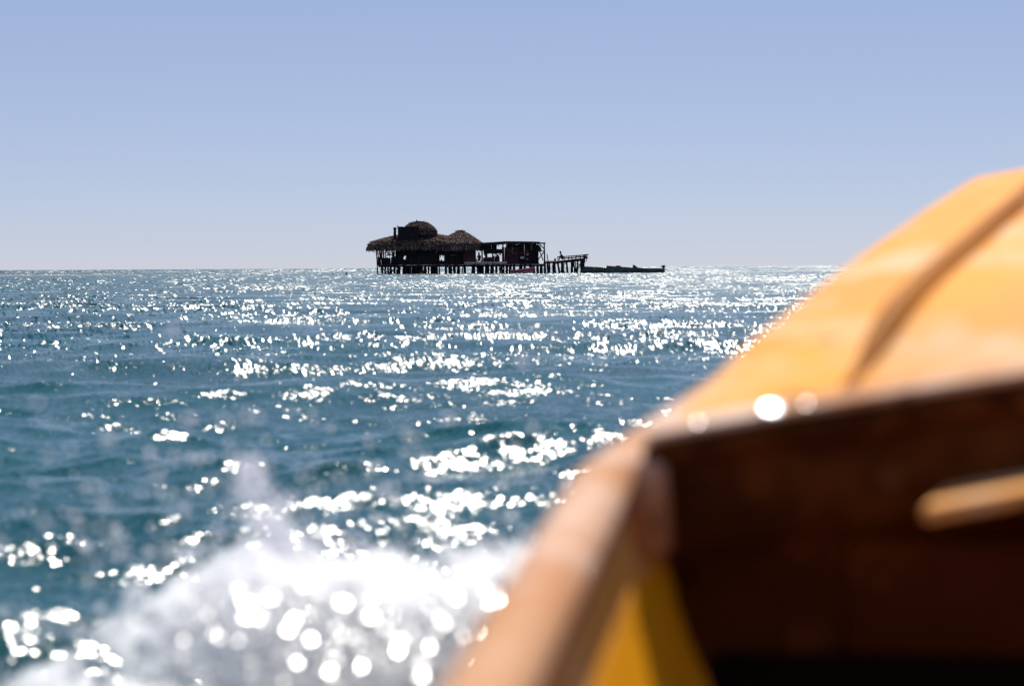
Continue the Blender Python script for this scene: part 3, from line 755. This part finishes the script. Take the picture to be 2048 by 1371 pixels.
# ------------------------------------------------------------------ moored boats
def hull(parent, p0, p1, beam, sheer, keel, mats, n=22, seat=3, flat_stern=0.0, trim=0.05):
    """open boat from stern p0 to bow p1 (ground points); sheer(t), keel(t) give heights"""
    a, b_ = Vector((p0[0], p0[1], 0)), Vector((p1[0], p1[1], 0))
    L = (b_ - a).length; f = (b_ - a) / L; s = Vector((-f.y, f.x, 0))
    def wid(t):
        w = math.sin(math.pi * min(1, (t * (1 - flat_stern) + flat_stern) ** 0.9)) ** 0.62 if t < 1 else 0
        return max(0.02, beam / 2 * w)
    prof = [(-1, 1), (-.95, .55), (-.75, .2), (-.35, .03), (0, 0), (.35, .03), (.75, .2), (.95, .55), (1, 1)]
    rings = []
    for off in (0.0, 0.035):
        rows = []
        for i in range(n + 1):
            t = i / n
            w = max(0.01, wid(t) - off); zk, zs = keel(t) + off, sheer(t)
            rows.append([a + f * (L * t) + s * (w * u) + Vector((0, 0, zk + (zs - zk) * v)) for u, v in prof])
        rings.append(rows)
    m = len(prof)
    def shell(rows, flip):
        mb = MB(); vs_ = [v for r in rows for v in r]; fs_ = []
        for i in range(n):
            for k in range(m - 1):
                q = (i * m + k, i * m + k + 1, (i + 1) * m + k + 1, (i + 1) * m + k)
                fs_.append(q[::-1] if flip else q)
        for e in (0, n):
            fs_.append(tuple(e * m + k for k in (range(m) if e == 0 else reversed(range(m)))))
        mb.add(vs_, fs_); return mb
    h = shell(rings[0], False).build('hull', mats[0], parent, True)
    shell(rings[1], True).build('inner_hull', mats[1], parent, True)
    for sd in (0, -1):
        mb = MB()
        for i in range(n):
            pa = rings[0][i][sd] + Vector((0, 0, .02)); pb = rings[0][i + 1][sd] + Vector((0, 0, .02))
            mb.bar(pa, pb, .07, trim)
        mb.build('gunwale', mats[2], parent)
    for k in range(seat):
        t = 0.25 + 0.5 * k / max(1, seat - 1)
        c = a + f * (L * t); w = wid(t) * .93; z = sheer(t) - .12
        mb = MB(); mb.bar(c - s * w + Vector((0, 0, z)), c + s * w + Vector((0, 0, z)), .22, .035); mb.build('thwart', mats[2], parent)

rb = empty('rowing_boat', (X(1046), 228.6, 0), 'small red boat with pale gunwale moored under the flat roofed annex', 'boat')
hull(rb, (X(1026), 229.2), (X(1068), 227.3), 1.15, lambda t: .36 + .34 * t ** 2.4, lambda t: -.15 + .3 * max(0, t - .7) ** 1.2, (M['red_hull'], M['red_hull'], M['pink_trim']), seat=2, flat_stern=.28, trim=.07)
b = MB()
for i in range(16):
    t0, t1 = .02 + i * .06, .02 + (i + 1) * .06
    def side(t):
        a = Vector((X(1026), 229.2, 0)).lerp(Vector((X(1068), 227.3, 0)), t)
        f = Vector((X(1068) - X(1026), -1.9, 0)).normalized(); s = Vector((f.y, -f.x, 0))
        w = 1.15 / 2 * math.sin(math.pi * min(1, (t * .72 + .28) ** .9)) ** .62
        return a + s * (w * .985 + .012) + Vector((0, 0, -.15 + (.51 + .34 * t ** 2.4) * .45))
    b.bar(side(t0), side(min(t1, .985)), .02, .05)
b.build('hull_stripe', M['white_paint'], rb)

ca = empty('canoe', (X(1195), 229.5, 0), 'grey fishing canoe with yellow bundle moored at the jetty end', 'boat', 'fishing canoes at the jetty')
hull(ca, (X(1164), 229.6), (X(1232), 231.0), 1.0, lambda t: .72 - .22 * t + .02 * math.sin(6 * t), lambda t: -.2, (M['canoe_grey'], M['canoe_grey'], M['canoe_trim']), flat_stern=.2)
b = MB()
for (p, r) in ((1181, .16), (1184.5, .19), (1188, .14)):
    b.tube([(X(p), 229.6, .50), (X(p), 229.7, .58), (X(p + .5), 229.8, .70)], [r, r * 1.1, r * .5], 8)
tag(b.build('yellow_sack', M['yellow_cargo'], None, True), 'yellow lumpy sack lying in the grey canoe at the jetty end', 'sack')
cb = empty('canoe', (X(1270), 228.2, 0), 'long dark canoe with an outboard motor, farthest right from the bar', 'boat', 'fishing canoes at the jetty')
hull(cb, (X(1327), 228.4), (X(1212), 228.0), 1.15, lambda t: .46 + .34 * t ** 2.0, lambda t: -.15 + .45 * max(0, t - .75) ** 1.1, (M['canoe_grey'], M['canoe_grey'], M['canoe_trim']), n=30, seat=4, flat_stern=.15)
om = MB()
om.tube([(X(1325.5), 228.4, .20), (X(1325.5), 228.4, .52), (X(1325.3), 228.4, .60), (X(1325.2), 228.4, .78), (X(1325.6), 228.4, .86)], [.06, .09, .17, .20, .13], 10)
omo = om.build('outboard_motor', M['black_plastic'], cb, True)
b = MB(); b.bar((X(1323), 228.4, .70), (X(1317.5), 228.4, .62), .05, .05); b.build('tiller', M['black_plastic'], omo)
b = MB(); b.bar((X(1328), 228.4, .82), (X(1328.4), 228.4, .96), .04, .04); b.build('handle', M['black_plastic'], omo)
b = MB()
b.tube([(X(1271), 228.1, .42), (X(1268.5), 228.1, .62), (X(1265.5), 228.1, .84), (X(1264), 228.1, .88)], [.24, .2, .14, .05], 8)
tag(b.build('tarp_bundle', M['black_plastic'], None, True), 'dark leaning bundle sticking up in the long dark canoe', 'bundle')
b = MB()
b.tube([(X(1229), 228.0, .64), (X(1233), 228.0, .72), (X(1237), 228.0, .72), (X(1241), 228.0, .62)], [.10, .17, .16, .1], 8)
tag(b.build('red_bag', M['red_cargo'], None, True), 'red bag lying near the bow of the long dark canoe', 'bag')
b = MB(); b.tube([(X(695.6), 229, -.05), (X(695.6), 229, .1), (X(695.6), 229, .2), (X(695.6), 229, .25)], [.08, .13, .09, .03], 8)
tag(b.build('buoy', M['black_plastic'], None, True), 'small dark buoy floating alone left of the bar', 'buoy')

# ------------------------------------------------------------------ the wooden boat the picture is taken from
BO = Vector((0.70, 1.55, 0)); BH = R(8)
bf = Vector((math.sin(BH), math.cos(BH), 0)); br = Vector((math.cos(BH), -math.sin(BH), 0))
def bp(s, w, z): return BO + bf * s + br * w + Vector((0, 0, z))
SS = [-4.0, -2.5, -1.2, -0.594, -0.1, 0.25, 0.6, 1.0, 1.333, 1.6, 1.76, 1.86]
WW = [0.50, 0.62, 0.655, 0.640, 0.592, 0.515, 0.414, 0.305, 0.214, 0.125, 0.058, 0.012]
GZ = [0.34, 0.36, 0.42, 0.480, 0.530, 0.575, 0.630, 0.705, 0.770, 0.795, 0.800, 0.802]   # gunwale height
DZ = [0, 0, 0, 0, 0.560, 0.630, 0.702, 0.772, 0.826, 0.848, 0.852, 0.852]                # foredeck edge height
WG = [0.49, 0.60, 0.635, 0.628, 0.618, 0.535, 0.422, 0.305, 0.214, 0.125, 0.058, 0.012]   # half beam at the gunwale
def Wg(s): return float(np.interp(s, SS, WG))
def W_(s): return float(np.interp(s, SS, WW))
def G_(s): return float(np.interp(s, SS, GZ))
def D_(s): return float(np.interp(s, SS, DZ))
boat = empty('wooden_boat', tuple(bp(-1, 0, -.2)), 'worn orange wooden boat close up, its bow filling the right of the view', 'boat')
CAMB = 0.085
def deck_pt(s, u, lift=0.0):
    w = W_(s)
    z = D_(s) + CAMB * (w / 0.6) * (1 - abs(u) ** 1.35) + lift
    return bp(s, u * w, z)
def grid(fn, us, vs2, flip=False):
    mb = MB(); n = len(vs2)
    v = [fn(u, w) for u in us for w in vs2]
    f = []
    for i in range(len(us) - 1):
        for j in range(n - 1):
            q = (i * n + j, i * n + j + 1, (i + 1) * n + j + 1, (i + 1) * n + j)
            f.append(q[::-1] if flip else q)
    mb.add(v, f)
    return mb
def solid(mb, name, mat, parent, th, bevel=0.0):
    o = mb.build(name, mat, parent, True)
    sm = o.modifiers.new('solid', 'SOLIDIFY'); sm.thickness = th; sm.offset = -1
    if bevel:
        bv = o.modifiers.new('bevel', 'BEVEL'); bv.width = bevel; bv.segments = 3; bv.limit_method = 'ANGLE'; bv.angle_limit = R(50)
    return o
s_deck = list(np.linspace(-0.09, 1.85, 40))
S_FRONT = -0.09
def front_s(s, u):   # the deck's after edge, straight across
    return s
dk = solid(grid(lambda s, u: deck_pt(s, u), s_deck, list(np.linspace(-1, 1, 33))), 'foredeck', M['boat_orange'], boat, 0.03, 0.012)
# raised centre panel with its own edge
def panel_u(s): return float(np.interp(s, [-0.09, 0.0, 0.22, 0.47, 0.64, 1.0, 1.4, 1.7], [0.76, 0.725, 0.67, 0.60, 0.54, 0.42, 0.35, 0.15]))
def panel_pt(s, v):
    t = min(1, max(0, (s + 0.09) / 0.22))
    return deck_pt(s, v * panel_u(s), 0.002 + 0.030 * t * t * (3 - 2 * t))
solid(grid(panel_pt, list(np.linspace(-0.088, 1.68, 40)), list(np.linspace(-1, 1, 25))), 'deck_panel', M['boat_orange'], boat, 0.034, 0.008)
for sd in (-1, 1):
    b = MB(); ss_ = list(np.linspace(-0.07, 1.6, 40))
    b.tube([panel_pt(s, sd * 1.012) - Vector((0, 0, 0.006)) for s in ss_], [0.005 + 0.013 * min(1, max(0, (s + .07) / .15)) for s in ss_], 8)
    b.build('edge_shade_strip', M['boat_edge_shade'], boat, True)  # brown tube added to paint the shade on the panel's edge face
# after edge of the foredeck: thick beam with a worn rounded nosing
solid(grid(lambda s, u: deck_pt(s, u, 0.009), [-0.097, -0.085, -0.07, -0.055], list(np.linspace(-1, 1, 33))), 'edge_strip', M['boat_worn'], boat, 0.006, 0.002)
nose = MB(); us = list(np.linspace(-1.0, 1.0, 33))
nose.tube([deck_pt(-0.09, u, -0.012) - bf * 0.002 for u in us], [0.012] * len(us), 10)
nose.build('nosing', M['boat_brown'], boat, True)
bm_ = MB()
def beam_pt(u, k):
    p = deck_pt(-0.094, u * 0.985, -0.013)
    return p + Vector((0, 0, -0.075 * k))
solid(grid(lambda u, k: beam_pt(u, k), us, [0, .5, 1]), 'deck_beam', M['boat_brown'], boat, 0.03, 0.005)
# corner knee where beam meets gunwale
for sd in (-1, 1):
    b = MB()
    p = deck_pt(-0.085, sd, 0)
    b.tube([bp(-0.10, sd * (W_(-.1) - .004), G_(-.1) - .05), bp(-0.095, sd * (W_(-.1) - .002), G_(-.1) + .01), bp(-0.088, sd * (W_(-.1) - .012), D_(-.09) - .012)], [.020, .018, .012], 10)
    b.build('knee', M['boat_worn'], boat, True)
# gunwale caps and hull sides
s_all = list(np.linspace(-4.0, 1.86, 90))
for sd in (-1, 1):
    def cap(s, k, sd=sd):
        w = Wg(s); hw = 0.014 if s < 0.2 else 0.014 - 0.003 * min(1, (s - .2))
        ang = math.pi * k
        return bp(s, sd * max(0.004, w + hw * math.cos(ang) + 0.002), G_(s) + 0.011 * math.sin(ang) ** 0.6)
    mb = grid(lambda s, k: cap(s, k), s_all, list(np.linspace(0, 1, 9)), flip=(sd == -1))
    o = mb.build('gunwale', M['boat_worn'], boat, True)
    sm = o.modifiers.new('solid', 'SOLIDIFY'); sm.thickness = 0.012; sm.offset = -1
    def inner(s, k, sd=sd):
        w = Wg(s)
        top = G_(s) - .002; bot = 0.10
        z = top + (bot - top) * k
        return bp(s, sd * max(0.003, w - 0.004 - 0.155 * k), z)
    solid(grid(inner, s_all, list(np.linspace(0, 1, 8)), flip=(sd == 1)), 'inner_side', M['boat_yellow'], boat, 0.012)
    def outer(s, k, sd=sd):
        w = Wg(s)
        top = (D_(s) - .03 if s >= -.09 else G_(s) - .002); bot = -0.18 + 0.25 * max(0, s - 1.2) ** 1.5
        z = top + (bot - top) * k
        return bp(s, sd * max(0.002, w - 0.002 - (0.13 * k + 0.22 * k * k) * w / .6), z)
    solid(grid(outer, s_all, list(np.linspace(0, 1, 9)), flip=(sd == -1)), 'hull_side', M['boat_orange'], boat, 0.010)
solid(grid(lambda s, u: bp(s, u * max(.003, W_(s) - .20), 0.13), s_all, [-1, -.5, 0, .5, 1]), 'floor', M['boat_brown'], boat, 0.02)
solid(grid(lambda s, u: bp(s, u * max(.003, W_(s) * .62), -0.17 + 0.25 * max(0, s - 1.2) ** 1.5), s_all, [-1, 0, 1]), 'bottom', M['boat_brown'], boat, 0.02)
b = MB(); b.add([bp(-4.0, -.5, .36), bp(-4.0, .5, .36), bp(-4.0, .32, -.17), bp(-4.0, -.32, -.17)], [(0, 1, 2, 3)]); solid(b, 'transom', M['boat_orange'], boat, .03)
# bulkhead under the foredeck with a locker opening
SBK = -0.05
def bulk(ua, ub, za, zb, name, mat='boat_brown'):
    def fn(u, k):
        w = Wg(SBK)
        zt = D_(-.02) + CAMB * (1 - abs(u) ** 1.35) - 0.04
        z0 = za if za < 5 else zt
        z1 = zb if zb < 5 else zt
        z = z1 + (z0 - z1) * k
        zz = (G_(SBK) - z) / (G_(SBK) - .10)
        lim = w - 0.008 - 0.155 * max(0, zz)
        return bp(SBK, max(-lim, min(lim, u * w)), z)
    return solid(grid(fn, list(np.linspace(ua, ub, 22)), list(np.linspace(0, 1, 6))), name, M[mat], boat, .018, .003)
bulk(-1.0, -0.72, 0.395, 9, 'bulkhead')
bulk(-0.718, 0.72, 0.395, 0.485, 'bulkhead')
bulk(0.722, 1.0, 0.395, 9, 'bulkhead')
bulk(-1.0, 1.0, 0.13, 0.3945, 'bilge_shade_board', 'bilge_shade')  # black board painted as the dark shade under the bulkhead
# shelf below the opening; its front lip catches the sun
b = MB()
def shelf_pt(k, u):
    x0 = 0.265
    s = -0.06 - 0.137 * k
    w = -0.355 + 0.80 * u - 0.03 * k
    return bp(s, w, 0.520 + 0.16 * u - 0.004 * k)
solid(grid(shelf_pt, list(np.linspace(0, 1, 5)), list(np.linspace(0, 1, 12))), 'shelf', M['boat_orange'], boat, .012, .004)
# tilted metal beads added on the nosing for the sun glints of water drops
for u, r in ((-0.93, .0018), (-0.835, .010), (-0.79, .002)):
    bm2 = bmesh.new(); bmesh.ops.create_uvsphere(bm2, u_segments=14, v_segments=8, radius=r)
    for v in bm2.verts: v.co.z *= 0.2
    me = bpy.data.meshes.new('glint_bead'); bm2.to_mesh(me); bm2.free()
    o = link('glint_bead', me, M['glint_bead'], boat, True)
    o.location = deck_pt(-0.092, u, 0.010)
    o.rotation_euler = (R(24), 0, 0)

# ------------------------------------------------------------------ bow spray
def build_spray():
    rng = np.random.default_rng(8)
    P, Rr, clots = [], [], []
    G = []
    def put(x, y, z, r, glint=0):
        P.append((x, y, z)); Rr.append(r); G.append(glint)
    # height of the spray crest across its width (world x at about 2.2 m ahead)
    xs = [-0.62, -0.51, -0.43, -0.345, -0.29, -0.234, -0.15, -0.096, -0.013, 0.06]
    zt = [0.24, 0.275, 0.315, 0.340, 0.37, 0.365, 0.36, 0.335, 0.37, 0.38]
    # torn clots of white water, thickest low down and next to the hull
    n = 0
    while n < 520:
        y = rng.uniform(1.95, 2.5); x = rng.uniform(-0.64, 0.06)
        top = 0.70 - (0.70 - np.interp(x, xs, zt)) * y / 2.2
        dep = abs(rng.normal(0, 0.11))
        z = top - dep
        if z < 0.05: continue
        side = np.interp(x, [-0.62, -0.48, -0.34, -0.27, 0.1], [0.06, 0.16, 0.55, 1.0, 1.0])
        if rng.random() > side: continue
        n += 1
        sp = rng.uniform(.009, .034); m = int(rng.integers(2, 6)); clots.append((x, y, z, sp * 1.25))
        q = rng.normal(size=(m, 3)) * (sp * np.array([1.25, 1.0, .8]))
        for (a, b, c) in q:
            put(x + a, y + b, z + c, rng.choice([0.002, 0.003, 0.0045, 0.0065], p=[.3, .4, .2, .1]) * rng.uniform(.8, 1.2))
    # the foot of the splash: white water from the surface up, back to the hull
    for k in range(420):
        y = rng.uniform(1.95, 2.6); x = rng.uniform(-0.55, 0.24 + 0.25 * (y - 2.0))
        top = 0.70 - (0.70 - np.interp(x, xs, zt)) * y / 2.2 - .10
        spread = np.interp(x, [-0.55, -0.30, 0.3], [.35, 1, 1])
        z = rng.uniform(-0.02, max(.05, top * spread))
        clots.append((x, y, z, rng.uniform(.014, .042)))
    # fine mist between the clots
    for k in range(1500):
        y = rng.uniform(1.9, 2.6); x = rng.uniform(-0.62, 0.08)
        side = np.interp(x, [-0.62, -0.45, -0.30, 0.1], [0.15, 0.35, 1.0, 1.0])
        if rng.random() > side: continue
        z = 0.70 - (0.70 - np.interp(x, xs, zt)) * y / 2.2 - abs(rng.normal(0, .10)) + rng.normal(0, .01)
        if z > 0.05: put(x, y, z, rng.uniform(.0013, .0026))
    # jets thrown up from the crest
    for j in range(30):
        x0 = rng.normal(-0.24, 0.17); y0 = rng.uniform(1.9, 2.6); z0 = np.interp(x0, xs, zt) - .04
        vx, vz = rng.normal(-0.03, 0.08), abs(rng.normal(0.03, 0.04)) + 0.02
        m = int(rng.integers(12, 60))
        for k in range(m):
            t = rng.random() ** 1.6
            put(x0 + vx * t + rng.normal(0, .005 + .006 * t), y0 + rng.normal(0, .03), z0 + vz * t + rng.normal(0, .006), rng.uniform(.0014, .0035))
    for k in range(14):
        t = k / 13
        clots.append((-0.262 - 0.022 * t + 0.014 * math.sin(t * 5), 2.2, 0.355 + 0.095 * t, 0.024 * (1 - .7 * t) + rng.uniform(0, .004)))
    for k in range(90):      # torn wisps above the crest
        x = rng.normal(-0.25, 0.17); y = rng.uniform(2.0, 2.45)
        z = 0.70 - (0.70 - np.interp(x, xs, zt)) * y / 2.2 + rng.exponential(.022) - .01
        clots.append((x, y, z, rng.uniform(.005, .012)))
        for q in range(int(rng.integers(3, 10))):
            put(x + rng.normal(0, .014), y + rng.normal(0, .02), z + rng.normal(.006, .014), rng.uniform(.0014, .0036))
    for k in range(650):     # the tall plume
        t = rng.random() ** 1.25
        put(-0.262 - 0.022 * t + 0.014 * math.sin(t * 5) + rng.normal(0, .017 * (1 - .6 * t)), 2.2 + rng.normal(0, .04), 0.365 + 0.125 * t + rng.normal(0, .008), rng.uniform(.0016, .0036))
    # loose drops flung higher
    for k in range(210):
        x = rng.normal(-0.24, 0.20); y = rng.uniform(1.7, 2.9)
        z = 0.37 + abs(rng.normal(0, .085))
        z = 0.70 - (0.70 - z) * y / 2.2
        put(x, y, z, rng.uniform(.0025, .0062), 0)
        if rng.random() < .4:
            put(x + rng.normal(0, .008), y, z + rng.normal(0, .008), rng.uniform(.002, .005))
    # big drops in the white water that flash in the sun
    for k in range(480):
        y = rng.uniform(1.75, 2.05); x = rng.normal(-0.14, 0.13)
        if x > 0.07: continue
        z = 0.70 - (0.70 - np.interp(x, xs, zt)) * y / 2.2 - abs(rng.normal(0, .075)) - .012
        if z > 0.05: put(x, y, z, rng.uniform(.005, .0105), 1)
    P_ = np.array(P); R_ = np.array(Rr); nP = len(P_)
    # irregular octahedra, each turned at random
    base = np.array([(1, 0, 0), (-1, 0, 0), (0, 1, 0), (0, -1, 0), (0, 0, 1), (0, 0, -1)], float)
    tri = np.array([(0, 2, 4), (2, 1, 4), (1, 3, 4), (3, 0, 4), (2, 0, 5), (1, 2, 5), (3, 1, 5), (0, 3, 5)])
    qv = rng.normal(size=(nP, 4)); qv /= np.linalg.norm(qv, axis=1)[:, None]
    # a drop always mirrors the sun somewhere: turn one facet of each big drop to about where that spot sits
    hv = Vector((0, -1, 0.1)).normalized() + sun_dir
    fn = Vector((1, 1, 1)).normalized()
    for i in np.nonzero(np.array(G))[0]:
        tgt = (hv.normalized() + Vector(rng.normal(0, 0.075, 3))).normalized()
        q_ = fn.rotation_difference(tgt)
        spin = Matrix.Rotation(rng.uniform(0, 6.28), 3, tgt).to_quaternion()
        q_ = spin @ q_
        qv[i] = (q_.w, q_.x, q_.y, q_.z)
    w, x, y, z = qv.T
    rot = np.stack([np.stack([1 - 2 * (y * y + z * z), 2 * (x * y - z * w), 2 * (x * z + y * w)], -1),
                    np.stack([2 * (x * y + z * w), 1 - 2 * (x * x + z * z), 2 * (y * z - x * w)], -1),
                    np.stack([2 * (x * z - y * w), 2 * (y * z + x * w), 1 - 2 * (x * x + y * y)], -1)], 1)
    V = np.einsum('nij,kj->nki', rot, base) * (R_[:, None, None] * rng.uniform(.75, 1.35, (nP, 6, 1))) + P_[:, None, :]
    F = (tri[None] + (np.arange(nP) * 6)[:, None, None]).reshape(-1, 3)
    me = bpy.data.meshes.new('water_spray')
    me.vertices.add(nP * 6); me.vertices.foreach_set('co', V.reshape(-1).astype(np.float32))
    nf = len(F)
    me.loops.add(nf * 3); me.loops.foreach_set('vertex_index', F.astype(np.int32).ravel())
    me.polygons.add(nf); me.polygons.foreach_set('loop_start', np.arange(0, nf * 3, 3, dtype=np.int32))
    me.polygons.foreach_set('use_smooth', np.zeros(nf, dtype=bool))
    me.update(calc_edges=True)
    me.materials.append(M['spray']); me.materials.append(M['drop'])
    me.polygons.foreach_set('material_index', np.repeat(np.array(G, dtype=np.int32), 8))
    tag(link('water_spray', me, None), 'white sunlit spray thrown up beside the bow of the orange boat', 'spray', None, 'stuff')
    bm = bmesh.new()
    for (x, y, z, r) in clots:
        bmesh.ops.create_icosphere(bm, subdivisions=1, radius=max(r, .010), matrix=Matrix.Translation((x, y, z)) @ Matrix.Diagonal((1.2, 1.0, rng.uniform(.7, 1.2), 1)))
    mme = bpy.data.meshes.new('spray_mist'); bm.to_mesh(mme); bm.free()
    mo = link('spray_mist', mme, M['mist'])
    rm = mo.modifiers.new('merge', 'REMESH'); rm.mode = 'VOXEL'; rm.voxel_size = 0.007; rm.use_smooth_shade = True
    tag(mo, 'fine white mist hanging in the spray beside the boat', 'mist', None, 'stuff')
build_spray()
